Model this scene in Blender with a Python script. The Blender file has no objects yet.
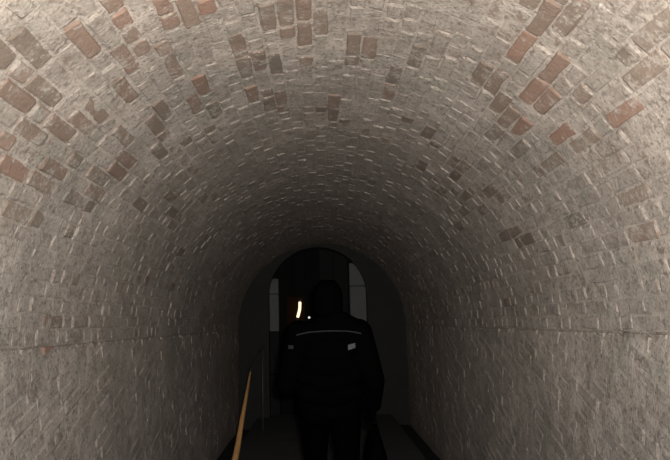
import bpy, bmesh, math, random
from mathutils import Vector, Matrix, noise
random.seed(7)
R_ = math.radians

# ------------------------------------------------------------------ camera
F_PX = 650.0                 # focal length in pixels for a 670 x 460 frame
VPX, VPY = 318.0, 322.0      # vanishing point of the passage
SLOPE = R_(19.0)             # the passage descends by this angle
CAM = Vector((0.0, 0.0, 1.5))
scene = bpy.context.scene
cam_d = bpy.data.cameras.new('camera')
cam = bpy.data.objects.new('camera', cam_d)
scene.collection.objects.link(cam)
cam_d.sensor_width = 36.0
cam_d.lens = F_PX / 670.0 * 36.0
cam_d.clip_start = 0.02
PITCH = SLOPE - math.atan((VPY - 230.0) / F_PX)
YAW = -math.atan((335.0 - VPX) / F_PX)
ROLL = R_(-1.0)
cam.location = CAM
cam_rot = (Matrix.Rotation(YAW, 3, 'Z') @ Matrix.Rotation(math.pi / 2 - PITCH, 3, 'X')
           @ Matrix.Rotation(ROLL, 3, 'Z'))
cam.rotation_euler = cam_rot.to_euler()
scene.camera = cam

# ------------------------------------------------------------------ light
world = bpy.data.worlds.new('world'); scene.world = world
world.use_nodes = True
bg = world.node_tree.nodes['Background']
bg.inputs[0].default_value = (0.50, 0.60, 0.72, 1)     # overcast daylight at the mouth behind
bg.inputs[1].default_value = 6.5
fl = bpy.data.lights.new('camera_flash', 'SPOT')       # the flash the photograph was taken with
fl.energy = 1200.0
fl.color = (1.0, 0.93, 0.85)
fl.spot_size = R_(125); fl.spot_blend = 1.0
fl.shadow_soft_size = 0.025
flo = bpy.data.objects.new('camera_flash', fl)
scene.collection.objects.link(flo)
flo.location = CAM + cam_rot @ Vector((0.05, 0.06, 0.0))
flo.rotation_euler = (cam_rot @ Matrix.Rotation(R_(13), 3, 'X')).to_euler()
vs = scene.view_settings
vs.view_transform = 'Standard'; vs.look = 'None'
vs.gamma = 1.0; vs.use_curve_mapping = False
vs.exposure = 0.0

# ------------------------------------------------------------------ tunnel frame
cA, sA = math.cos(SLOPE), math.sin(SLOPE)
T = Vector((0, cA, -sA)); N = Vector((0, sA, cA)); S = Vector((1, 0, 0))
def W(x, t, n):              # tunnel coordinates (right, along, up off the slope) to world
    return CAM + S * x + T * t + N * n
RAD = 1.25                   # vault radius
XC, NC = 0.03, -0.07         # centre of the vault off the camera's line
FLOOR_N = -1.36
T0, T1 = 0.9, 9.8           # mouth and far end
XL, XR = XC - RAD, XC + RAD

def to_px(p):
    q = cam_rot.transposed() @ (p - CAM)
    if q.z > -0.05: return None
    return 335 + F_PX * q.x / -q.z, 230 - F_PX * q.y / -q.z, -q.z
def ray(px, py):
    d = cam_rot @ Vector(((px - 335) / F_PX, (230 - py) / F_PX, -1))
    return d.dot(S), d.dot(T), d.dot(N)

# ------------------------------------------------------------------ helpers
COL = scene.collection
def link(name, me, parent=None, mat=None):
    o = bpy.data.objects.new(name, me)
    COL.objects.link(o)
    if parent: o.parent = parent
    if mat is not None and me is not None and not me.materials: me.materials.append(mat)
    return o
def mesh_from(name, verts, faces, smooth=False):
    me = bpy.data.meshes.new(name)
    me.from_pydata([tuple(v) for v in verts], [], faces)
    bm = bmesh.new(); bm.from_mesh(me)
    bmesh.ops.recalc_face_normals(bm, faces=bm.faces[:])
    bm.to_mesh(me); bm.free()
    if smooth:
        for p in me.polygons: p.use_smooth = True
    return me
def tag(o, label=None, cat=None, group=None, kind=None):
    if label: o['label'] = label
    if cat: o['category'] = cat
    if group: o['group'] = group
    if kind: o['kind'] = kind
    return o
def empty(name, loc, rz=0):
    o = bpy.data.objects.new(name, None); COL.objects.link(o)
    o.location = loc; o.rotation_euler = (0, 0, rz); o.empty_display_size = 0.1
    return o

# ------------------------------------------------------------------ materials
class NT:
    def __init__(self, name, rough=0.85, spec=0.3):
        self.m = bpy.data.materials.new(name); self.m.use_nodes = True
        self.t = self.m.node_tree; self.b = self.t.nodes['Principled BSDF']
        self.b.inputs['Roughness'].default_value = rough
        self.b.inputs['Specular IOR Level'].default_value = spec
    def n(self, typ, **kw):
        x = self.t.nodes.new(typ)
        for k, v in kw.items(): setattr(x, k, v)
        return x
    def l(self, a, b): self.t.links.new(a, b)
    def noise(self, vec, scale, detail=3.0, rough=0.6):
        x = self.n('ShaderNodeTexNoise'); x.inputs['Scale'].default_value = scale
        x.inputs['Detail'].default_value = detail; x.inputs['Roughness'].default_value = rough
        self.l(vec, x.inputs['Vector']); return x.outputs['Fac']
    def math(self, op, a, b=None, c=None, clamp=False):
        x = self.n('ShaderNodeMath', operation=op); x.use_clamp = clamp
        for i, v in enumerate((a, b, c)):
            if v is None: continue
            if isinstance(v, (int, float)): x.inputs[i].default_value = v
            else: self.l(v, x.inputs[i])
        return x.outputs[0]
    def ramp(self, v, a, b):          # smooth 0..1 between a and b
        x = self.n('ShaderNodeMapRange', interpolation_type='SMOOTHSTEP')
        self.l(v, x.inputs[0]); x.inputs[1].default_value = a; x.inputs[2].default_value = b
        return x.outputs[0]
    def mix(self, f, a, b, mode='MIX'):
        x = self.n('ShaderNodeMix', data_type='RGBA', blend_type=mode)
        if isinstance(f, (int, float)): x.inputs[0].default_value = f
        else: self.l(f, x.inputs[0])
        for i, v in ((6, a), (7, b)):
            if isinstance(v, tuple): x.inputs[i].default_value = (*v, 1)
            else: self.l(v, x.inputs[i])
        return x.outputs[2]
    def bump(self, h, dist, strength=1.0):
        x = self.n('ShaderNodeBump'); x.inputs['Distance'].default_value = dist
        x.inputs['Strength'].default_value = strength
        self.l(h, x.inputs['Height']); self.l(x.outputs[0], self.b.inputs['Normal'])
    def pos(self): return self.n('ShaderNodeNewGeometry').outputs['Position']
    def col(self, c, k=None):
        if k is not None: c = self.mix(1.0, c, (k, k, k), 'MULTIPLY')
        self.l(c, self.b.inputs['Base Color'])

def simple(name, c, rough=0.8, spec=0.3, metal=0.0, var=0.25, scale=30, bump=0.0):
    m = NT(name, rough, spec); p = m.pos()
    v = m.noise(p, scale)
    m.col(m.mix(v, tuple(x * (1 - var) for x in c), tuple(min(1, x * (1 + var)) for x in c)))
    m.b.inputs['Metallic'].default_value = metal
    if bump: m.bump(v, bump)
    return m.m

WASH = (0.60, 0.505, 0.42)
GRIME = 0.27                 # the lime is old and grey all through
def wash_material(name, is_brick, lift=1.0):
    """Worn limewash over brick; how far a brick is bare comes with the brick itself."""
    m = NT(name, 0.9, 0.15)
    p = m.pos()
    big = m.noise(p, 2.2, 3); mid = m.noise(p, 16, 4, 0.65); fine = m.noise(p, 75, 3, 0.7); v2 = m.noise(p, 6.5, 3)
    wash = m.mix(m.ramp(big, 0.32, 0.68), tuple(c * 0.80 * lift for c in WASH), tuple(min(1, c * 1.14 * lift) for c in WASH))
    wash = m.mix(m.math('MULTIPLY', m.ramp(v2, 0.5, 0.72), 0.5), wash, (0.36, 0.36, 0.28))      # faint green-grey bloom
    wash = m.mix(m.math('MULTIPLY', m.ramp(mid, 0.46, 0.72), 0.6), wash, (0.27, 0.215, 0.17))   # dirt
    wash = m.mix(m.math('MULTIPLY', m.ramp(fine, 0.53, 0.70), 0.7), wash, (0.22, 0.18, 0.14))
    wash = m.mix(m.math('MULTIPLY', m.ramp(fine, 0.46, 0.3), 0.6), wash, (0.80, 0.74, 0.66))
    pit = m.noise(p, 42, 2, 0.5)
    wash = m.mix(m.math('MULTIPLY', m.ramp(pit, 0.56, 0.68), 0.6), wash, (0.20, 0.155, 0.12))
    h = m.math('ADD', m.math('MULTIPLY', mid, 0.6), m.math('MULTIPLY', fine, 0.6))
    if is_brick:
        oi = m.n('ShaderNodeObjectInfo'); at = m.n('ShaderNodeAttribute', attribute_name='brick')
        s = m.n('ShaderNodeMix', data_type='RGBA', blend_type='ADD'); s.inputs[0].default_value = 1
        m.l(oi.outputs['Color'], s.inputs[6]); m.l(at.outputs['Color'], s.inputs[7])
        sep = m.n('ShaderNodeSeparateColor'); m.l(s.outputs[2], sep.inputs[0])
        bare, red, rnd = sep.outputs[0], sep.outputs[1], sep.outputs[2]
        f = m.math('ADD', bare, m.math('MULTIPLY', m.math('SUBTRACT', mid, 0.5), 2.3))
        f = m.math('ADD', f, m.math('MULTIPLY', m.math('SUBTRACT', fine, 0.5), 1.3))
        f = m.math('MULTIPLY', m.ramp(f, 0.32, 0.88), 0.9)
        dull = m.mix(rnd, (0.25, 0.19, 0.145), (0.35, 0.27, 0.205))
        brick = m.mix(red, dull, (0.40, 0.225, 0.155))
        brick = m.mix(m.math('MULTIPLY', m.ramp(v2, 0.45, 0.7), 0.5), brick, (0.21, 0.165, 0.125))
        wash = m.mix(m.math('MULTIPLY', rnd, 0.18), wash, (0.30, 0.25, 0.21))
        m.col(m.mix(f, wash, brick), GRIME)
        h = m.math('SUBTRACT', h, m.math('MULTIPLY', f, 0.35))
    else:
        m.col(wash, GRIME)
    m.bump(h, 0.009, 0.8)
    return m.m

M_BRICK = wash_material('limewashed_brick', True)
M_MORTAR = wash_material('lime_mortar', False, 1.1)
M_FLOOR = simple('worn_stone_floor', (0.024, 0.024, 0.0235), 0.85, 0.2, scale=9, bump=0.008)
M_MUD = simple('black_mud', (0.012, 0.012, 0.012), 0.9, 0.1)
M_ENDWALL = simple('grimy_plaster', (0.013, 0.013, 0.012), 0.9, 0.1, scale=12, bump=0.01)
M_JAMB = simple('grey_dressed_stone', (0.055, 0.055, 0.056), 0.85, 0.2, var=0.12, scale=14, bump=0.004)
M_PLINTH = simple('black_jamb_stone', (0.008, 0.008, 0.008), 0.9, 0.05)
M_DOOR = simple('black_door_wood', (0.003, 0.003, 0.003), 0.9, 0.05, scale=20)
M_DOOR2 = simple('weathered_door_wood', (0.007, 0.007, 0.007), 0.9, 0.05, scale=20)
M_IRON = simple('black_iron', (0.02, 0.02, 0.02), 0.6, 0.3)
M_RAIL = simple('amber_rail_highlight', (0.26, 0.14, 0.05), 0.4, 0.5, var=0.2, scale=25)

# ------------------------------------------------------------------ brick shapes
def rect_brick(L, B, H, seed):
    """L x B face, faces +z, front 42 triangles, slightly irregular, rounded edges."""
    r = random.Random(seed)
    n = 4
    xs = [-L/2, -L/2 + 0.012, L/2 - 0.012, L/2]
    ys = [-B/2, -B/2 + 0.010, B/2 - 0.010, B/2]
    v = []
    for i in range(n):
        for j in range(n):
            edge = i in (0, 3) or j in (0, 3); corner = i in (0, 3) and j in (0, 3)
            z = r.uniform(-0.0015, 0.0018)
            if edge: z = -0.004 + r.uniform(-0.002, 0.002)
            x = xs[i] + r.uniform(-.003, .003); y = ys[j] + r.uniform(-.003, .003)
            if corner:
                k = r.uniform(0.0, 0.008); x -= math.copysign(k, x); y -= math.copysign(k * .7, y); z -= k * 0.5
            v.append((x, y, z))
    f = [(i*n+j, (i+1)*n+j, (i+1)*n+j+1, i*n+j+1) for i in range(n-1) for j in range(n-1)]
    ring = [0*n+j for j in range(n)] + [i*n+3 for i in range(1, n)] + [3*n+j for j in (2, 1, 0)] + [i*n for i in (2, 1)]
    b0 = len(v)
    for k in ring: v.append((v[k][0], v[k][1], -H))
    m = len(ring)
    f += [(ring[k], ring[(k+1) % m], b0+(k+1) % m, b0+k) for k in range(m)]
    return v, f
def poly_brick(poly, H):
    """a brick cut to a convex outline, faces +z."""
    c = Vector((sum(p[0] for p in poly) / len(poly), sum(p[1] for p in poly) / len(poly)))
    v = []; m = len(poly)
    for p in poly:
        q = Vector(p[:2]); d = c - q
        i = q + d.normalized() * min(0.009, d.length * 0.4)
        v.append((i.x, i.y, random.uniform(-.001, .001)))
    for p in poly: v.append((p[0], p[1], -0.005))
    for p in poly: v.append((p[0], p[1], -H))
    f = [tuple(range(m))]
    for k in range(m):
        a = (k+1) % m
        f += [(k, a, m+a, m+k), (m+k, m+a, 2*m+a, 2*m+k)]
    return v, f
def clip(poly, f):                # keep f(p) >= 0
    out = []
    for i in range(len(poly)):
        a, b = poly[i], poly[(i+1) % len(poly)]
        fa, fb = f(a), f(b)
        if fa >= 0: out.append(a)
        if (fa >= 0) != (fb >= 0):
            k = fa / (fa - fb); out.append((a[0] + (b[0]-a[0])*k, a[1] + (b[1]-a[1])*k))
    return out

def lay(parent, bricks, part='brick', mat=None, limit=300):
    """bricks: dicts(v, f, key, M, col). The largest in view become objects of their own."""
    for b in bricks:
        q = to_px(b['M'].translation)
        b['near'] = 1e9
        if q and -15 < q[0] < 685 and -15 < q[1] < 475: b['near'] = q[2]
    bricks.sort(key=lambda b: b['near'])
    cache = {}
    rest_v, rest_f, rest_c = [], [], []
    for i, b in enumerate(bricks):
        if i < limit and b['near'] < 1e8:
            me = cache.get(b['key']) if b['key'] is not None else None
            if me is None:
                me = mesh_from('brick', b['v'], b['f']); me.materials.append(mat)
                if b['key'] is not None: cache[b['key']] = me
            o = link(part, me, parent)
            o.matrix_local = b['M']; o.color = (*b['col'], 1)
        else:
            k = len(rest_v); M = b['M']
            rest_v += [M @ Vector(p) for p in b['v']]
            rest_f += [tuple(k + x for x in f) for f in b['f']]
            rest_c += [(*b['col'], 1.0)] * len(b['v'])
    me = mesh_from('bricks_beyond', rest_v, rest_f); me.materials.append(mat)
    at = me.attributes.new('brick', 'FLOAT_COLOR', 'POINT')
    at.data.foreach_set('color', [x for c in rest_c for x in c])
    o = link('distant_brickwork', me, parent); o.color = (0, 0, 0, 1); o['kind'] = 'stuff'

# ------------------------------------------------------------------ the vault
def arc(th, r=RAD):               # th: 0 at the right springing, pi at the left one
    return XC + r * math.cos(th), NC + r * math.sin(th)
NSEG, NT_ = 96, 240
def uneven(p):              # lumps in the lime between and over the bricks
    return 0.0045 * noise.noise(p * 7.0) + 0.003 * noise.noise(p * 19.0)
verts, faces = [], []
for i in range(NSEG + 1):
    for k in range(NT_ + 1):
        tk = T0 + (T1 + 0.3 - T0) * k / NT_
        x, n = arc(math.pi * i / NSEG)
        x, n = arc(math.pi * i / NSEG, RAD + 0.0015 + uneven(W(x, tk, n)))
        verts.append(W(x, tk, n))
for i in range(NSEG):
    for k in range(NT_):
        a = i * (NT_ + 1) + k; faces.append((a, a + 1, a + NT_ + 2, a + NT_ + 1))
me = mesh_from('ceiling', verts, faces, True)
ceiling = link('ceiling', me, None, M_MORTAR)
tag(ceiling, 'barrel vault of worn limewashed brick running down the passage', kind='structure')

# bare bricks seen in the photograph: pixel, how bare, how red
BARE = [(122,12,1,.7),(118,3,1,.4),(157,14,.9,.6),(163,24,.8,.7),(183,10,1,.1),(186,24,1,.35),(204,3,1,.9),(88,53,1,.45),(121,55,.75,.5),
 (128,40,.7,.3),(146,42,.6,.4),(160,52,.6,.4),(174,57,.65,.3),(196,86,1,.8),(166,110,1,.2),(186,102,.85,.5),(157,131,.8,.2),(166,138,.7,.1),(160,158,.75,0),
 (134,163,.95,.4),(206,133,1,.1),(188,138,.8,0),(208,106,.7,0),(212,116,.7,0),(260,20,.9,.15),(284,14,.75,.2),(306,14,1,.55),(306,26,1,.4),
 (308,39,.9,.3),(286,38,.9,.3),(245,44,.9,.4),(251,56,.7,.3),(270,62,1,0),(253,74,.8,.1),(257,85,.9,.6),(310,56,.65,.3),(350,54,.95,.2),(350,62,.8,.1),
 (376,42,1,.45),(372,57,.9,.4),(330,12,.7,.1),(328,18,.6,.1),(393,66,.7,0),(415,48,.6,0),(262,97,.7,.2),(280,100,.75,.4),(280,110,.75,.4),(266,108,.7,.2),
 (330,96,.9,.4),(316,111,1,0),(332,116,.85,.1),(347,124,.7,.1),(383,95,.6,.8),(412,122,.9,.1),(425,132,.9,.1),(436,142,.6,0),
 (535,44,1,.9),(545,22,1,.5),(552,12,1,.3),(540,74,1,.8),(548,62,1,.6),(532,88,.95,.8),(567,38,.7,.2),(484,77,.95,.5),(475,73,.7,.3),(500,88,.8,.3),(494,103,.8,.3),(512,112,.85,.3),
 (540,105,.85,.6),(525,131,.9,.9),(547,137,.95,1),(500,128,.7,0),(515,145,.6,0),(525,8,.85,.05),(565,3,.6,.1),(583,105,.7,.3),(625,80,.75,.35),(632,104,.7,.45),
 (648,57,.7,.2),(612,118,.65,.9),(656,35,.7,0),(585,143,.6,.1),(560,165,.7,.1),(545,175,.6,.1),(420,169,.85,.1),(453,175,.9,.1),(434,177,.7,.1),(488,189,.95,.1),(473,197,.8,.1),
 (455,195,.8,0),(460,208,.85,0),(502,195,.7,0),(438,190,.7,0),(470,166,.7,.2),(446,163,.7,.1),(480,215,.5,0),(502,236,1,0),(513,232,.8,.1),(518,248,.8,0),(528,245,.95,0),(460,226,.7,0),
 (625,203,.7,.2),(630,235,.7,.3),(567,224,.7,0),(560,242,.7,0),(640,200,.6,.2),
 (22,12,.5,0),(34,46,.8,0),(10,62,.9,.3),(3,42,.9,.1),(18,32,.75,0),(30,66,.6,.3),(14,106,.85,.4),(22,118,.7,.3),(8,140,.8,.5),(50,128,.75,.3),(62,140,.8,.3),(80,122,.7,.4),(36,92,.7,.1),
 (104,112,.95,.35),(112,86,.75,.5),(122,125,.6,.3),(76,156,.75,0),(94,165,.6,.6),(18,178,.8,.7),(35,186,.65,.4),(42,172,.7,.4),(34,217,.75,0),(20,205,.6,.1),(64,200,.6,0),(92,194,.65,.5),(88,214,.95,.1),(116,179,1,.5),(100,181,.7,.2),
 (138,210,1.1,0),(174,193,.85,.05),(176,211,.75,0),(171,228,.6,.1),(182,248,.75,0),(181,265,.8,.1),(80,275,.8,0),(145,280,.75,0),(170,284,.7,.1),(192,290,.6,.1),(72,230,.5,.1)]
marks = []
for px, py, b, r in BARE:
    dx, dt, dn = ray(px, py)
    a = dx*dx + dn*dn; h = -(dx*XC + dn*NC); c = XC*XC + NC*NC - RAD*RAD
    k = (-h + math.sqrt(h*h - a*c)) / a
    th = math.atan2(dn*k - NC, dx*k - XC)
    if 0 <= th <= math.pi: marks.append((th, dt*k, b, r))

COURSE = 0.0692                   # brick and joint, across
ncourse = round(math.pi * RAD / COURSE)
dth = math.pi / ncourse
JOINT = 0.007
shapes = {}
def shape(kind, B):
    k = random.randrange(8)
    key = (kind, k, round(B, 4))
    if key not in shapes:
        shapes[key] = rect_brick({'s': 0.228, 'h': 0.112}[kind] - JOINT, B, 0.03, 100 * k + (kind == 's'))
    return key, shapes[key]
def patchy(p, s, seed):           # world-space clusters in how much limewash a brick has lost
    return noise.noise(Vector(p) * s + Vector((seed, seed, seed)))
vault = []
for ci in range(ncourse):
    th = (ci + 0.5) * dth
    t = T0 - random.uniform(0, 0.2)
    prev = 's'
    while t < T1 - 0.05:
        kind = 's' if random.random() < (0.45 if prev == 's' else 0.75) else 'h'
        if ci % 2 == 0 and random.random() < 0.3: kind = 'h'
        prev = kind
        L = 0.228 if kind == 's' else 0.112
        tc = t + L / 2; t += L
        x, n = arc(th); p = W(x, tc, n)
        bare = 0.14 + 0.35 * patchy(p, 2.3, 3.1) + random.uniform(-.16, .16)
        if random.random() < 0.025: bare += 0.35
        red = max(0, random.uniform(-.3, .5)); marked = False
        for mt, mz, b, r in marks:
            if abs(mt - th) <= dth * 0.5 and abs(mz - tc) <= L * 0.5:
                bare, red, marked = b * 0.76 + 0.2, r, True
        if not marked: bare = min(bare, 0.62)
        proud = random.random() ** 3 * 0.0055
        if marked: proud = random.uniform(0.002, 0.004)
        key, (v, f) = shape(kind, COURSE * 0.997 - JOINT + 0.001)
        # local x along the passage, z towards the axis
        ez = (S * -math.cos(th) + N * -math.sin(th)); ex = T; ey = ez.cross(ex)
        tilt = Matrix.Rotation(random.uniform(-.025, .025), 3, 'Y') @ Matrix.Rotation(random.uniform(-.03, .03), 3, 'X') @ Matrix.Rotation(random.uniform(-.012, .012), 3, 'Z')
        Mx = (Matrix((ex, ey, ez)).transposed() @ tilt).to_4x4()
        Mx.translation = p + ez * proud
        vault.append(dict(v=v, f=f, key=key, M=Mx, col=(max(0, bare), red, random.random())))
lay(ceiling, vault, 'brick', M_BRICK)

# ------------------------------------------------------------------ side walls, level courses cut by the slope
def side_wall(name, sgn, label):
    xw = XC + sgn * RAD
    v, f = [], []
    nn, nt = 60, 400
    for i in range(nn + 1):
        for k in range(nt + 1):
            q = W(xw, T0 + (T1 + 0.3 - T0) * k / nt, NC + 0.05 + (FLOOR_N - 0.40 - NC) * i / nn)
            v.append(q + S * sgn * ((0.014 if i <= 2 else 0.0008) + 1.3 * uneven(q) + 0.002 * noise.noise(q * 34.0)))
    for i in range(nn):
        for k in range(nt):
            a = i * (nt + 1) + k; f.append((a, a + 1, a + nt + 2, a + nt + 1))
    wall = link(name, mesh_from(name, v, f, True), None, M_MORTAR)
    tag(wall, label, kind='structure')
    top = NC - 0.007; bot = FLOOR_N - 0.02
    def tn(y, z): return y * cA - z * sA, y * sA + z * cA      # level (y, z) off the camera to (t, n)
    CH = 0.076
    zs = [tn2 for tn2 in (-(T0) * sA + top * cA, -(T1) * sA + bot * cA)]
    z = math.floor(min(zs) / CH) * CH
    out = []; row = 0; best = (60, None)
    ex = Vector((0, 1, 0)); ez = Vector((-sgn, 0, 0)); ey = ez.cross(ex)
    while z < max(zs) + CH:
        row += 1
        y = -1.2 - random.uniform(0, .2)
        while y < T1 * cA + 0.3:
            kind = 's' if random.random() < 0.7 else 'h'
            L = 0.235 if kind == 's' else 0.115
            rect = [(y + JOINT/2, z + JOINT/2), (y + L - JOINT/2, z + JOINT/2), (y + L - JOINT/2, z + CH - JOINT/2), (y + JOINT/2, z + CH - JOINT/2)]
            y += L
            fs = [lambda q: top - tn(*q)[1], lambda q: tn(*q)[1] - bot, lambda q: tn(*q)[0] - T0, lambda q: T1 - tn(*q)[0]]
            poly = rect; cut = False
            if any(g(q) < 0 for g in fs for q in rect):
                cut = True
                for g in fs:
                    if len(poly) >= 3: poly = clip(poly, g)
            if len(poly) < 3: continue
            cy = sum(q[0] for q in poly) / len(poly); cz = sum(q[1] for q in poly) / len(poly)
            area = abs(sum(poly[i][0] * poly[(i+1) % len(poly)][1] - poly[(i+1) % len(poly)][0] * poly[i][1] for i in range(len(poly)))) / 2
            if area < 0.0006: continue
            proud = -0.002 + random.random() ** 3 * 0.007
            sx = ey.z        # +1 or -1: keeps the outline facing into the passage
            loc = [((q[0] - cy), (q[1] - cz) * sx) for q in poly]
            p = Vector((xw, CAM.y + cy, CAM.z + cz))
            Mx = Matrix((ex, ey, ez)).transposed()
            if cut:
                vv, ff = poly_brick(loc, 0.03); key = None
            else:
                k = random.randrange(8); key = ('w', kind, k)
                if key not in shapes: shapes[key] = rect_brick(L - JOINT, CH - JOINT, 0.03, 900 + 10 * k + (kind == 's'))
                vv, ff = shapes[key]
                Mx = Mx @ Matrix.Rotation(random.uniform(-.02, .02), 3, 'X') @ Matrix.Rotation(random.uniform(-.02, .02), 3, 'Y')
            Mx = Mx.to_4x4(); Mx.translation = p + ez * proud
            bare = 0.12 + 0.30 * patchy(p, 2.0, 9.3) + random.uniform(-.15, .15)
            col = [max(0, min(bare, .55)), max(0, random.uniform(-.4, .4)), random.random()]
            out.append(dict(v=vv, f=ff, key=key, M=Mx, col=tuple(col)))
            q = to_px(Mx.translation)
            if sgn < 0 and cut and q and 0.0012 < area < 0.006 and len(poly) < 5:
                e = math.hypot(q[0] - 38, q[1] - 352)
                if e < best[0]: best = (e, out[-1])
        z += CH
    if best[1]:                # one red cut brick laid bare under the springing
        best[1]['col'] = (1.3, 1.0, .9); best[1]['M'].translation.x = xw + ez.x * 0.010
    lay(wall, out, 'brick', M_BRICK)
    return wall
side_wall('wall_left', -1, 'left limewashed wall of level brick courses cut by the slope')
side_wall('wall_right', 1, 'right limewashed wall of level brick courses cut by the slope')

# ------------------------------------------------------------------ floor with a gutter along each wall
def strip(name, x0, x1, n_, mat, t0=T0, t1=T1 + 0.6, depth=0.2, nt=40, parent=None, nx=4, rough=0.0):
    v, f = [], []
    for i in range(nx + 1):
        for k in range(nt + 1):
            v.append(W(x0 + (x1 - x0) * i / nx, t0 + (t1 - t0) * k / nt, n_ + (random.uniform(-rough, rough))))
    for i in range(nx):
        for k in range(nt):
            a = i * (nt + 1) + k; f.append((a, a + 1, a + nt + 2, a + nt + 1))
    b = len(v)
    ring = [i * (nt + 1) for i in range(nx + 1)] + [nx * (nt + 1) + k for k in range(1, nt + 1)] \
        + [i * (nt + 1) + nt for i in range(nx - 1, -1, -1)] + [k for k in range(nt - 1, 0, -1)]
    for k in ring: v.append(v[k] - N * depth)
    m = len(ring)
    f += [(ring[k], ring[(k+1) % m], b + (k+1) % m, b + k) for k in range(m)]
    f.append(tuple(b + k for k in range(m)))
    return link(name, mesh_from(name, v, f), parent, mat)
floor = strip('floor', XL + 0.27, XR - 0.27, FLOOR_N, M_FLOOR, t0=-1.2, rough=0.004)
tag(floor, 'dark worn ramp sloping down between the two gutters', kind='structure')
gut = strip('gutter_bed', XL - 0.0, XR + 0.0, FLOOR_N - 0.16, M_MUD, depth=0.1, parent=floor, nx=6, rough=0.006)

# ------------------------------------------------------------------ far end: wall with an arched doorway
def end_x(px, t): return (px - VPX) * t / F_PX
def end_n(py, t): return (VPY - py) * t / F_PX
TE = T1
ax0, ax1 = end_x(267, TE), end_x(365, TE)
acx, ar = (ax0 + ax1) / 2, (ax1 - ax0) / 2
asp = end_n(247, TE) - ar                # springing height of the doorway arch
na = 24
inner = [(ax1, FLOOR_N - 0.2)] + [(acx + ar * math.cos(math.pi * i / na), asp + ar * math.sin(math.pi * i / na)) for i in range(na + 1)] + [(ax0, FLOOR_N - 0.2)]
big = 1.75
def outer(p):
    if p[1] <= FLOOR_N - 0.1: return (acx + math.copysign(big, p[0] - acx), p[1])
    d = Vector((p[0] - acx, max(p[1] - asp, 0) + 1e-6)); d.normalize()
    return (acx + d.x * big, asp + d.y * big) if p[1] > asp + 1e-4 else (acx + math.copysign(big, p[0] - acx), p[1])
outr = [outer(p) for p in inner]
v, f = [], []
m = len(inner)
for tt in (TE, TE + 0.35):
    v += [W(p[0], tt, p[1]) for p in inner] + [W(p[0], tt, p[1]) for p in outr]
for k in range(m - 1):
    f += [(k, k+1, m+k+1, m+k), (2*m+k, 2*m+k+1, 3*m+k+1, 3*m+k), (k, k+1, 2*m+k+1, 2*m+k), (m+k, m+k+1, 3*m+k+1, 3*m+k)]
for k in (0, m - 1): f.append((k, m+k, 3*m+k, 2*m+k))
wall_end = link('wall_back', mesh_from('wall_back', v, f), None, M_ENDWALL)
tag(wall_end, 'grimy end wall pierced by an arched doorway', kind='structure')

def box_tn(x0, x1, t0, t1, n0, n1, bev=0.006):
    bm = bmesh.new()
    vs_ = [bm.verts.new(W(x, t, n)) for n in (n0, n1) for t in (t0, t1) for x in (x0, x1)]
    for q in ((0,1,3,2), (4,6,7,5), (0,4,5,1), (1,5,7,3), (3,7,6,2), (2,6,4,0)): bm.faces.new([vs_[i] for i in q])
    bmesh.ops.recalc_face_normals(bm, faces=bm.faces[:])
    if bev: bmesh.ops.bevel(bm, geom=bm.edges[:], offset=bev, segments=1, affect='EDGES')
    me = bpy.data.meshes.new('box'); bm.to_mesh(me); bm.free()
    return me
TD = TE + 0.12
def arch_n(x): return asp + math.sqrt(max(0, ar*ar - (x - acx)**2))
# two jambs of dressed stone blocks
jl0, jl1 = ax0 + 0.004, end_x(277, TD)
jr0, jr1 = end_x(348, TD), ax1 - 0.004
def jamb(n, x0, x1, joints, label):
    root = empty('trim_%d' % n, W((x0+x1)/2, TD + .08, FLOOR_N))
    tag(root, label, kind='structure')
    inv = root.matrix_basis.inverted()
    for a, b in zip(joints[:-1], joints[1:]):
        me = box_tn(x0, x1, TD, TD + 0.18, a + 0.004, b - 0.004); me.transform(inv)
        link('stone_block', me, root, M_PLINTH if b < 0 else M_JAMB)  # lower blocks black, upper ones grey
tl = min(arch_n(jl0 + .02), arch_n(jl1)) ; tr_ = arch_n(jr1 - .05)
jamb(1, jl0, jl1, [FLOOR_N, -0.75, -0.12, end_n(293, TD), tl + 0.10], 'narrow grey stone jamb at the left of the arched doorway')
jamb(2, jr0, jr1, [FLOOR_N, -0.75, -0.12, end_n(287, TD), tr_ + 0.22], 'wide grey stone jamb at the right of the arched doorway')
# boarded door behind the jambs
door = empty('door_1', W(acx, TD + 0.2, FLOOR_N)); tag(door, 'black boarded door closing the arched doorway', kind='structure')
inv = door.matrix_basis.inverted()
edges = [end_x(p, TD) for p in (262, 276, 290, 304, 318, 332, 347, 360, 372)]
for i, (a, b) in enumerate(zip(edges[:-1], edges[1:])):
    me = box_tn(a + 0.003, b - 0.003, TD + 0.19, TD + 0.23, FLOOR_N - 0.05, asp + ar + 0.1, 0.004); me.transform(inv)
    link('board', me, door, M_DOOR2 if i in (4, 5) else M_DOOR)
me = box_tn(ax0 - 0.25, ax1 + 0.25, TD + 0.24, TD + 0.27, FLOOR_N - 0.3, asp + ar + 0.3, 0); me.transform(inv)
link('backing_board', me, door, M_DOOR)

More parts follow.
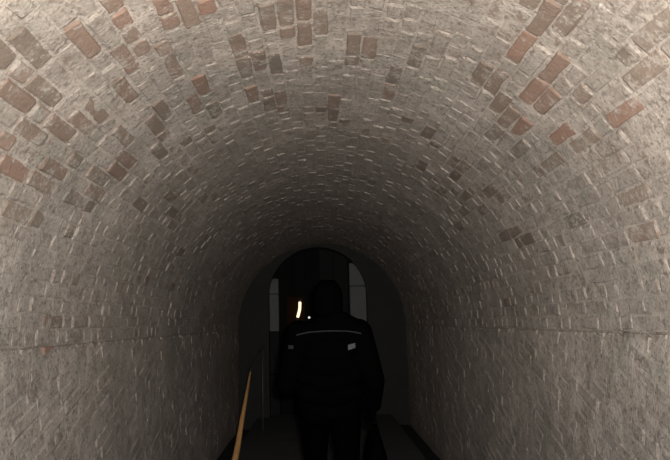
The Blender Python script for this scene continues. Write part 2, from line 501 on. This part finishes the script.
# ------------------------------------------------------------------ tubes
def tube(pts, rad, seg=10, cap=True):
    """pts: world points; rad: number or list."""
    pts = [Vector(p) for p in pts]
    v, f = [], []
    up = Vector((0.3, 0.1, 1)).normalized()
    for i, p in enumerate(pts):
        d = (pts[min(i+1, len(pts)-1)] - pts[max(i-1, 0)]).normalized()
        a = d.cross(up if abs(d.dot(up)) < .95 else Vector((1, 0, 0))).normalized(); b = d.cross(a)
        r = rad[i] if isinstance(rad, (list, tuple)) else rad
        v += [p + (a * math.cos(2*math.pi*k/seg) + b * math.sin(2*math.pi*k/seg)) * r for k in range(seg)]
    for i in range(len(pts) - 1):
        for k in range(seg):
            k2 = (k+1) % seg
            f.append((i*seg+k, i*seg+k2, (i+1)*seg+k2, (i+1)*seg+k))
    if cap:
        f.append(tuple(range(seg))); f.append(tuple((len(pts)-1)*seg + k for k in range(seg)))
    return v, f
def smooth_path(pts, n=8):
    pts = [Vector(p) for p in pts]; out = []
    P = [pts[0]*2 - pts[1]] + pts + [pts[-1]*2 - pts[-2]]
    for i in range(1, len(P) - 2):
        for k in range(n):
            u = k / n; p0, p1, p2, p3 = P[i-1], P[i], P[i+1], P[i+2]
            out.append(0.5 * ((2*p1) + (p2-p0)*u + (2*p0-5*p1+4*p2-p3)*u*u + (3*p1-p0-3*p2+p3)*u**3))
    out.append(pts[-1]); return out
def local_tube(name, pts, rad, parent, mat, seg=10, smooth=True):
    v, f = tube(pts, rad, seg)
    if parent:
        inv = parent.matrix_basis.inverted(); v = [inv @ p for p in v]
    return link(name, mesh_from(name, v, f, smooth), parent, mat)

# ------------------------------------------------------------------ handrail sweeping up from the floor by the left wall
def at(px, py, t):
    dx, dt, dn = ray(px, py); k = t / dt
    return dx * k, t, dn * k
base = at(228, 487, 5.95)
rail_pts = [(base[0], base[1], FLOOR_N)] + [at(*q) for q in ((236, 455, 6.25), (242, 420, 6.6), (247, 392, 6.95), (251, 370, 7.35), (257, 354, 8.0), (264, 346, 8.8))]
rp = smooth_path([W(*p) for p in rail_pts])
rail = empty('handrail', W(base[0], base[1], FLOOR_N))
tag(rail, 'slender handrail with a painted amber highlight sweeping up from the floor along the left gutter', 'handrail')
kk = 8 * 4 + 1
local_tube('highlight_end', rp[:kk], [0.034 - 0.026 * (i / (kk - 1)) ** 1.3 for i in range(kk)], rail, M_RAIL)  # amber colour and taper paint a highlight fading up the rail
local_tube('rail', rp[kk - 2:], 0.011, rail, M_IRON)
pe = rp[-3]
foot = pe - N * ((pe - CAM).dot(N) - FLOOR_N) 
local_tube('post', [foot, pe], 0.014, rail, M_IRON)
local_tube('base_flange', [W(base[0], base[1], FLOOR_N), W(base[0], base[1], FLOOR_N + 0.012)], 0.05, rail, M_IRON, 16)

# ------------------------------------------------------------------ lamp on the door
mt = NT('warm_lamp_glow'); 
mt.b.inputs['Base Color'].default_value = (1, .9, .7, 1)
mt.b.inputs['Emission Color'].default_value = (1.0, 0.78, 0.48, 1); mt.b.inputs['Emission Strength'].default_value = 1.3
M_GLOW = mt.m
TL = TD + 0.19
lamp = empty('door_lamp', W(end_x(297, TL), TL, end_n(318, TL)))
tag(lamp, 'small warm glowing tube lamp fixed to the black door', 'lamp')
pa, pb, pc = (W(end_x(295.6, TL), TL - .06, end_n(317, TL)), W(end_x(297.8, TL), TL - .065, end_n(309, TL)), W(end_x(298.3, TL), TL - .06, end_n(301, TL)))
tp = smooth_path([pa, pb, pc], 6)
local_tube('glowing_tube', tp, [0.016] + [0.022] * (len(tp) - 2) + [0.016], lamp, M_GLOW, 12)
d = (pc - pa).normalized()
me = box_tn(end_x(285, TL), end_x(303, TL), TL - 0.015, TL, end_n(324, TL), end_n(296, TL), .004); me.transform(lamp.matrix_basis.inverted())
link('glow_plate', me, lamp, simple('lamp_glow_brown', (0.011, 0.004, 0.0015), 0.9, 0.05))  # added plate, its warm brown stands in for the lamp's glow on the door
local_tube('cap', [pc - d * .005, pc + d * 0.04], 0.026, lamp, M_IRON, 12)
local_tube('cap', [pa + d * .005, pa - d * 0.04], 0.026, lamp, M_IRON, 12)
for e in (pa - d * .02, pc + d * .02): local_tube('bracket', [e, e + T * 0.065], 0.015, lamp, M_IRON, 8)
ds = empty('indicator_light', W(end_x(307, TL), TL, end_n(317, TL)))
tag(ds, 'tiny white indicator light on the black door beside the warm lamp', 'light')
c0 = W(end_x(307, TL), TL, end_n(317, TL))
mt = NT('white_indicator_glow'); mt.b.inputs['Emission Color'].default_value = (1, .95, .85, 1); mt.b.inputs['Emission Strength'].default_value = 0.7
local_tube('housing', [c0, c0 - T * 0.02], 0.024, ds, M_IRON, 12)
local_tube('lens', [c0 - T * 0.018, c0 - T * 0.03, c0 - T * .034], [0.018, 0.016, .008], ds, mt.m, 12)

# ------------------------------------------------------------------ the person
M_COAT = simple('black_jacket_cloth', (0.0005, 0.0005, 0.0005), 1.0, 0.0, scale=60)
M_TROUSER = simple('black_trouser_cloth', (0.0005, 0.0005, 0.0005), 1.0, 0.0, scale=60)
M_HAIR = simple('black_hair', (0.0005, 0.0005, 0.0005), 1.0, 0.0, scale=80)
M_SKIN = simple('skin', (0.30, 0.18, 0.125), 0.6, 0.3, var=0.06)
M_SHOE = simple('black_shoe_leather', (0.006, 0.006, 0.006), 0.7, 0.15)
M_REFL = simple('grey_rim_and_tab', (0.006, 0.006, 0.006), 0.8, 0.1)
M_TAB = simple('pale_grey_tab', (0.028, 0.028, 0.028), 0.6, 0.3, var=.1)
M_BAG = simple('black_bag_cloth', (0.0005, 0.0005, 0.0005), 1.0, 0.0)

def capsule(bm, a, b, ra, rb, seg=14, flat=1.0):
    a, b = Vector(a), Vector(b)
    d = b - a; L = d.length; z = d.normalized() if L > 1e-6 else Vector((0, 0, 1))
    x = z.cross(Vector((0, 1, 0)) if abs(z.y) < .9 else Vector((1, 0, 0))).normalized(); y = z.cross(x)
    rings = []
    for i in range(1, 5):
        q = -math.pi/2 + math.pi/2 * i / 4; rings.append((math.sin(q) * ra, math.cos(q) * ra))
    for i in range(0, 4):
        q = math.pi/2 * i / 4; rings.append((L + math.sin(q) * rb, math.cos(q) * rb))
    vs_ = []
    for h, r in rings:
        vs_.append([bm.verts.new(a + z*h + x*(r*math.cos(2*math.pi*k/seg)) + y*(r*flat*math.sin(2*math.pi*k/seg))) for k in range(seg)])
    p0 = bm.verts.new(a - z*ra); p1 = bm.verts.new(a + z*(L+rb))
    for i in range(len(vs_) - 1):
        for k in range(seg):
            bm.faces.new((vs_[i][k], vs_[i][(k+1) % seg], vs_[i+1][(k+1) % seg], vs_[i+1][k]))
    for k in range(seg):
        bm.faces.new((p0, vs_[0][(k+1) % seg], vs_[0][k])); bm.faces.new((p1, vs_[-1][k], vs_[-1][(k+1) % seg]))
def ellipsoid(bm, c, r, seg=18):
    res = bmesh.ops.create_uvsphere(bm, u_segments=seg, v_segments=12, radius=1)
    for v_ in res['verts']: v_.co = Vector((v_.co.x*r[0] + c[0], v_.co.y*r[1] + c[1], v_.co.z*r[2] + c[2]))
def fused(name, bm, voxel, parent, mat, smooth_it=4):
    bmesh.ops.recalc_face_normals(bm, faces=bm.faces[:])
    me = bpy.data.meshes.new(name); bm.to_mesh(me); bm.free()
    tmp = bpy.data.objects.new('tmp', me); COL.objects.link(tmp)
    r = tmp.modifiers.new('r', 'REMESH'); r.mode = 'VOXEL'; r.voxel_size = voxel
    s = tmp.modifiers.new('s', 'SMOOTH'); s.iterations = smooth_it; s.factor = 0.5
    dg = bpy.context.evaluated_depsgraph_get()
    out = bpy.data.meshes.new_from_object(tmp.evaluated_get(dg))
    bpy.data.objects.remove(tmp)
    out.name = name
    for p in out.polygons: p.use_smooth = True
    return link(name, out, parent, mat)

TP = 4.5
XP = (326 - VPX) / F_PX * 4.0
person = empty('person', W(XP, TP, FLOOR_N))
tag(person, 'person in black jacket and trousers seen from behind walking down the ramp', 'person')
tz = -math.tan(SLOPE)
def gz(y): return y * tz                       # ground height in the person's own frame
# joints, facing +y
HIP = {-1: (-.095, 0, .90), 1: (.095, 0, .90)}
FOOT = {-1: (-.10, .20), 1: (.10, -.16)}
KNEE, ANK = {}, {}
for s in (-1, 1):
    fx, fy = FOOT[s]
    lift = 0.085 if s < 0 else 0.12
    ANK[s] = (fx, fy - .04, gz(fy) + lift)
    KNEE[s] = (fx * 1.02, fy * .5 + (.09 if s < 0 else .07), .49 + gz(fy) * .5)
SHO = {-1: (-.185, -.01, 1.37), 1: (.185, -.01, 1.37)}
ELB = {-1: (-.265, -.05, 1.06), 1: (.275, -.05, 1.07)}
WRI = {-1: (-.13, .19, 1.02), 1: (.275, .03, .855)}
bm = bmesh.new()
# trunk, neck, head
capsule(bm, (-.07, 0, .93), (.07, 0, .93), .115, .115); capsule(bm, (0, 0, .93), (0, -.01, 1.15), .125, .12)
capsule(bm, (-.08, -.005, 1.26), (.08, -.005, 1.26), .11, .11); capsule(bm, (0, -.01, 1.1), (0, -.01, 1.27), .115, .11)
capsule(bm, (-.16, -.01, 1.36), (.16, -.01, 1.36), .05, .05)
capsule(bm, (0, -.015, 1.36), (0, .01, 1.50), .062, .055)
HC = Vector((0, .025, 1.575))
ellipsoid(bm, HC + Vector((0, -.005, .015)), (.074, .094, .098)); ellipsoid(bm, HC + Vector((0, .03, -.055)), (.056, .06, .062))
capsule(bm, HC + Vector((0, .088, .01)), HC + Vector((0, .108, -.03)), .009, .013)         # nose
capsule(bm, HC + Vector((-.02, .088, -.065)), HC + Vector((.02, .088, -.065)), .008, .008)  # lips
capsule(bm, HC + Vector((-.045, .078, .028)), HC + Vector((.045, .078, .028)), .011, .011)  # brow
for s in (-1, 1):
    ellipsoid(bm, HC + Vector((s*.078, -.005, -.01)), (.010, .018, .031), 12)
    capsule(bm, HIP[s], KNEE[s], .085, .055); capsule(bm, KNEE[s], ANK[s], .052, .036)
    fx, fy = FOOT[s]
    capsule(bm, ANK[s], (fx, fy + .12, gz(fy + .12) + .035), .04, .026)
    capsule(bm, SHO[s], ELB[s], .055, .042); capsule(bm, ELB[s], WRI[s], .042, .028)
def hand(bm, wrist, fwd, palm_n, side, curl, g=0.0):
    """fwd: knuckle direction, palm_n: where the palm faces, side: thumb direction"""
    w = Vector(wrist); f_ = Vector(fwd).normalized(); pn = Vector(palm_n).normalized(); sd = Vector(side).normalized()
    for k in (-.024, -.008, .008, .024):
        capsule(bm, w + f_*.01 + sd*k*.6, w + f_*.085 + sd*k, .014+g, .012+g, 8)
    for k, L in ((.027, .072), (.009, .080), (-.009, .075), (-.027, .058)):
        p = w + f_*.088 + sd*k; ang = 0
        for j, frac in enumerate((.45, .32, .23)):
            ang += curl * (1.0 if j else .75)
            q = p + (f_*math.cos(ang) + pn*math.sin(ang)) * L * frac
            capsule(bm, p, q, .0088 - .001*j + g, .0082 - .001*j + g, 8); p = q
    p = w + f_*.025 + sd*.028
    for dvec, L in ((sd*.8 + f_*.6 + pn*.3, .04), (f_*.8 + pn*.6 + sd*.1, .032), (f_*.6 + pn*.8 - sd*.3, .024)):
        q = p + dvec.normalized() * L; capsule(bm, p, q, .0115 + g, .0095 + g, 8); p = q
hand(bm, WRI[1], (0, .05, -1), (-1, 0, 0), (0, 1, 0), 1.05)
hand(bm, WRI[-1], (.55, .75, -.1), (.7, -.5, -.2), (0, .1, 1), .5)
body = fused('body', bm, .0065, person, M_SKIN, 2)
# face: eyes
for s in (-1, 1):
    e = bmesh.new(); ellipsoid(e, HC + Vector((s*.032, .083, .006)), (.012, .010, .009), 12)
    me = bpy.data.meshes.new('eye'); e.to_mesh(me); e.free()
    for p in me.polygons: p.use_smooth = True
    link('eye', me, body, simple('eye_white', (.5, .5, .48), .3) if s < 0 else bpy.data.materials['eye_white'])
# hair
bm = bmesh.new()
ellipsoid(bm, HC + Vector((0, -.022, .030)), (.092, .100, .100)); ellipsoid(bm, HC + Vector((0, -.038, -.025)), (.094, .080, .085))
capsule(bm, HC + Vector((-.04, .075, .085)), HC + Vector((.04, .075, .085)), .02, .02)
fused('hair', bm, .008, person, M_HAIR, 3)
# jacket: loose, with a thick collar, sleeves and a straight hem
bm = bmesh.new()
for zz, rx, ry, cy in ((.90, .205, .155, .0), (1.0, .215, .165, -.0), (1.1, .215, .17, -.01), (1.2, .215, .17, -.015), (1.29, .205, .16, -.02)):
    ellipsoid(bm, (0, cy, zz), (rx, ry, .10), 24)
capsule(bm, (-.175, -.015, 1.355), (.175, -.015, 1.355), .085, .085)
capsule(bm, (-.07, -.02, 1.395), (.07, -.02, 1.395), .075, .075)
capsule(bm, (-.025, -.02, 1.44), (.025, -.02, 1.44), .072, .072)
for s in (-1, 1):
    capsule(bm, SHO[s], ELB[s], .086, .068); capsule(bm, ELB[s], WRI[s], .068, .05)
    capsule(bm, (s*.07, -.02, 1.40), SHO[s], .062, .07)
    for k in range(3):          # folds
        u = .25 + .25*k; a = Vector(SHO[s]).lerp(Vector(ELB[s]), u)
        capsule(bm, a + Vector((-.05, -.055, .0)), a + Vector((.05, -.05, .02)), .022, .02, 8)
capsule(bm, (.035, -.02, 1.475), (.17, -.015, 1.385), .062, .07)
for zz in (1.02, 1.13):
    capsule(bm, (-.15, -.11, zz), (.15, -.11, zz + .01), .05, .05, 10)
for p in [v_ for v_ in bm.verts if v_.co.z < .84]: p.co.z = .84
jacket = fused('jacket', bm, .011, person, M_COAT, 5)
# painted shoulder rim light and two tabs, laid on the back of the jacket
dg = bpy.context.evaluated_depsgraph_get(); dg.update()
from mathutils.bvhtree import BVHTree
jm = jacket.data
bvh = BVHTree.FromPolygons([v_.co.copy() for v_ in jm.vertices], [tuple(p.vertices) for p in jm.polygons])
def on_back(x, z):
    h = bvh.ray_cast(Vector((x, -1, z)), Vector((0, 1, 0)))
    return h[0] if h[0] is not None else Vector((x, -.1, z))
pts = []
for i in range(29):
    u = i / 28 * 2 - 1
    pts.append(on_back(u * .195, 1.415 - .022 * u * u) + Vector((0, -.002, 0)))
v, f = tube(pts, .0045, 6)
link('shoulder_rim_light', mesh_from('shoulder_rim_light', v, f), jacket, M_REFL)  # grey strip painting the rim light along the shoulders
def tab(x, z, w, h, mat):
    v, f = [], []; nx, nz = 5, 3
    for i in range(nx):
        for j in range(nz): v.append(on_back(x + w*(i/(nx-1) - .5), z + h*(j/(nz-1) - .5)) + Vector((0, -.005, 0)))
    k = len(v)
    v += [p + Vector((0, .006, 0)) for p in v]
    for i in range(nx-1):
        for j in range(nz-1):
            a = i*nz + j; f += [(a, a+nz, a+nz+1, a+1), (k+a, k+a+1, k+a+nz+1, k+a+nz)]
    ring = [j for j in range(nz)] + [i*nz + nz-1 for i in range(1, nx)] + [(nx-1)*nz + j for j in range(nz-2, -1, -1)] + [i*nz for i in range(nx-2, 0, -1)]
    f += [(ring[q], ring[(q+1) % len(ring)], k + ring[(q+1) % len(ring)], k + ring[q]) for q in range(len(ring))]
    o = link('tab', mesh_from('tab', v, f), jacket, mat); o['label'] = 'small pale grey tab on the black jacket'
tab(.135, 1.325, .045, .024, M_TAB); tab(-.23, 1.32, .03, .02, M_REFL)
# gloves
for args in ((WRI[1], (0, .05, -1), (-1, 0, 0), (0, 1, 0), 1.05), (WRI[-1], (.55, .75, -.1), (.7, -.5, -.2), (0, .1, 1), .5)):
    bm = bmesh.new(); hand(bm, *args, g=.0035); w_ = Vector(args[0])
    capsule(bm, w_ - Vector(args[1]).normalized() * .02, w_ + Vector(args[1]).normalized() * .02, .034, .026, 12)
    fused('glove', bm, .0055, person, M_COAT, 2)
# trousers
bm = bmesh.new()
capsule(bm, (-.07, 0, .90), (.07, 0, .90), .14, .14)
for s in (-1, 1):
    capsule(bm, HIP[s], KNEE[s], .108, .082); a = Vector(ANK[s])
    capsule(bm, KNEE[s], a + Vector((0, -.005, -.01)), .082, .068)
fused('trousers', bm, .011, person, M_TROUSER, 4)
for s in (-1, 1):
    fx, fy = FOOT[s]; bm = bmesh.new()
    capsule(bm, (fx, fy - .07, gz(fy - .07) + .045), (fx, fy + .13, gz(fy + .13) + .04), .044, .038)
    capsule(bm, (fx, fy - .075, gz(fy - .075) + .05), ANK[s], .046, .05)
    for p in bm.verts: p.co.z = max(p.co.z, gz(p.co.y) + .001)
    sh = fused('shoe', bm, .008, person, M_SHOE, 2)
    for p in sh.data.vertices: p.co.z = max(p.co.z, gz(p.co.y) + .001)

# ------------------------------------------------------------------ bag in the right hand
hw = person.location + Vector(WRI[1]) + Vector((-.022, .005, -.105))      # the grip, inside the curled fingers
bag = empty('hand_bag', hw + Vector((.035, 0, -.44)))
tag(bag, 'black soft bag hanging from the right hand of the person in black', 'bag')
bm = bmesh.new()
L_, D_, H_ = .30, .14, .36
nx, nz = 10, 10
rows = []
for j in range(nz + 1):
    u = j / nz; z = H_ * u
    fat = D_ * (0.75 + .5 * math.sin(math.pi * min(1, u * 1.05)) * .6) * (1 - .55 * u ** 4)
    ln = L_ * (0.94 + .06 * math.sin(math.pi * u)) * (1 - .08 * u)
    ring = []
    for k in range(28):
        q = 2 * math.pi * k / 28
        cx, sy = math.cos(q), math.sin(q)
        e = 0.55
        x = math.copysign(abs(cx) ** e, cx) * fat / 2; y = math.copysign(abs(sy) ** e, sy) * ln / 2
        x += .006 * math.sin(7 * y * 20 + 5 * u)
        ring.append(bm.verts.new((x, y, z)))
    rows.append(ring)
for j in range(nz):
    for k in range(28): bm.faces.new((rows[j][k], rows[j][(k+1) % 28], rows[j+1][(k+1) % 28], rows[j+1][k]))
bm.faces.new(rows[0]); bm.faces.new(rows[-1])
bmesh.ops.recalc_face_normals(bm, faces=bm.faces[:])
me = bpy.data.meshes.new('bag_body'); bm.to_mesh(me); bm.free()
for p in me.polygons: p.use_smooth = True
link('bag_body', me, bag, M_BAG)
for s in (-1, 1):
    pth = smooth_path([(s*.02, -.10, .33), (s*.015 - .005, -.07, .40), (-.035, -.03, .437), (-.035, .03, .437), (s*.015 - .005, .07, .40), (s*.02, .10, .33)], 6)
    v, f = tube(pth, .006, 8)
    link('handle', mesh_from('handle', v, f, True), bag, M_BAG)
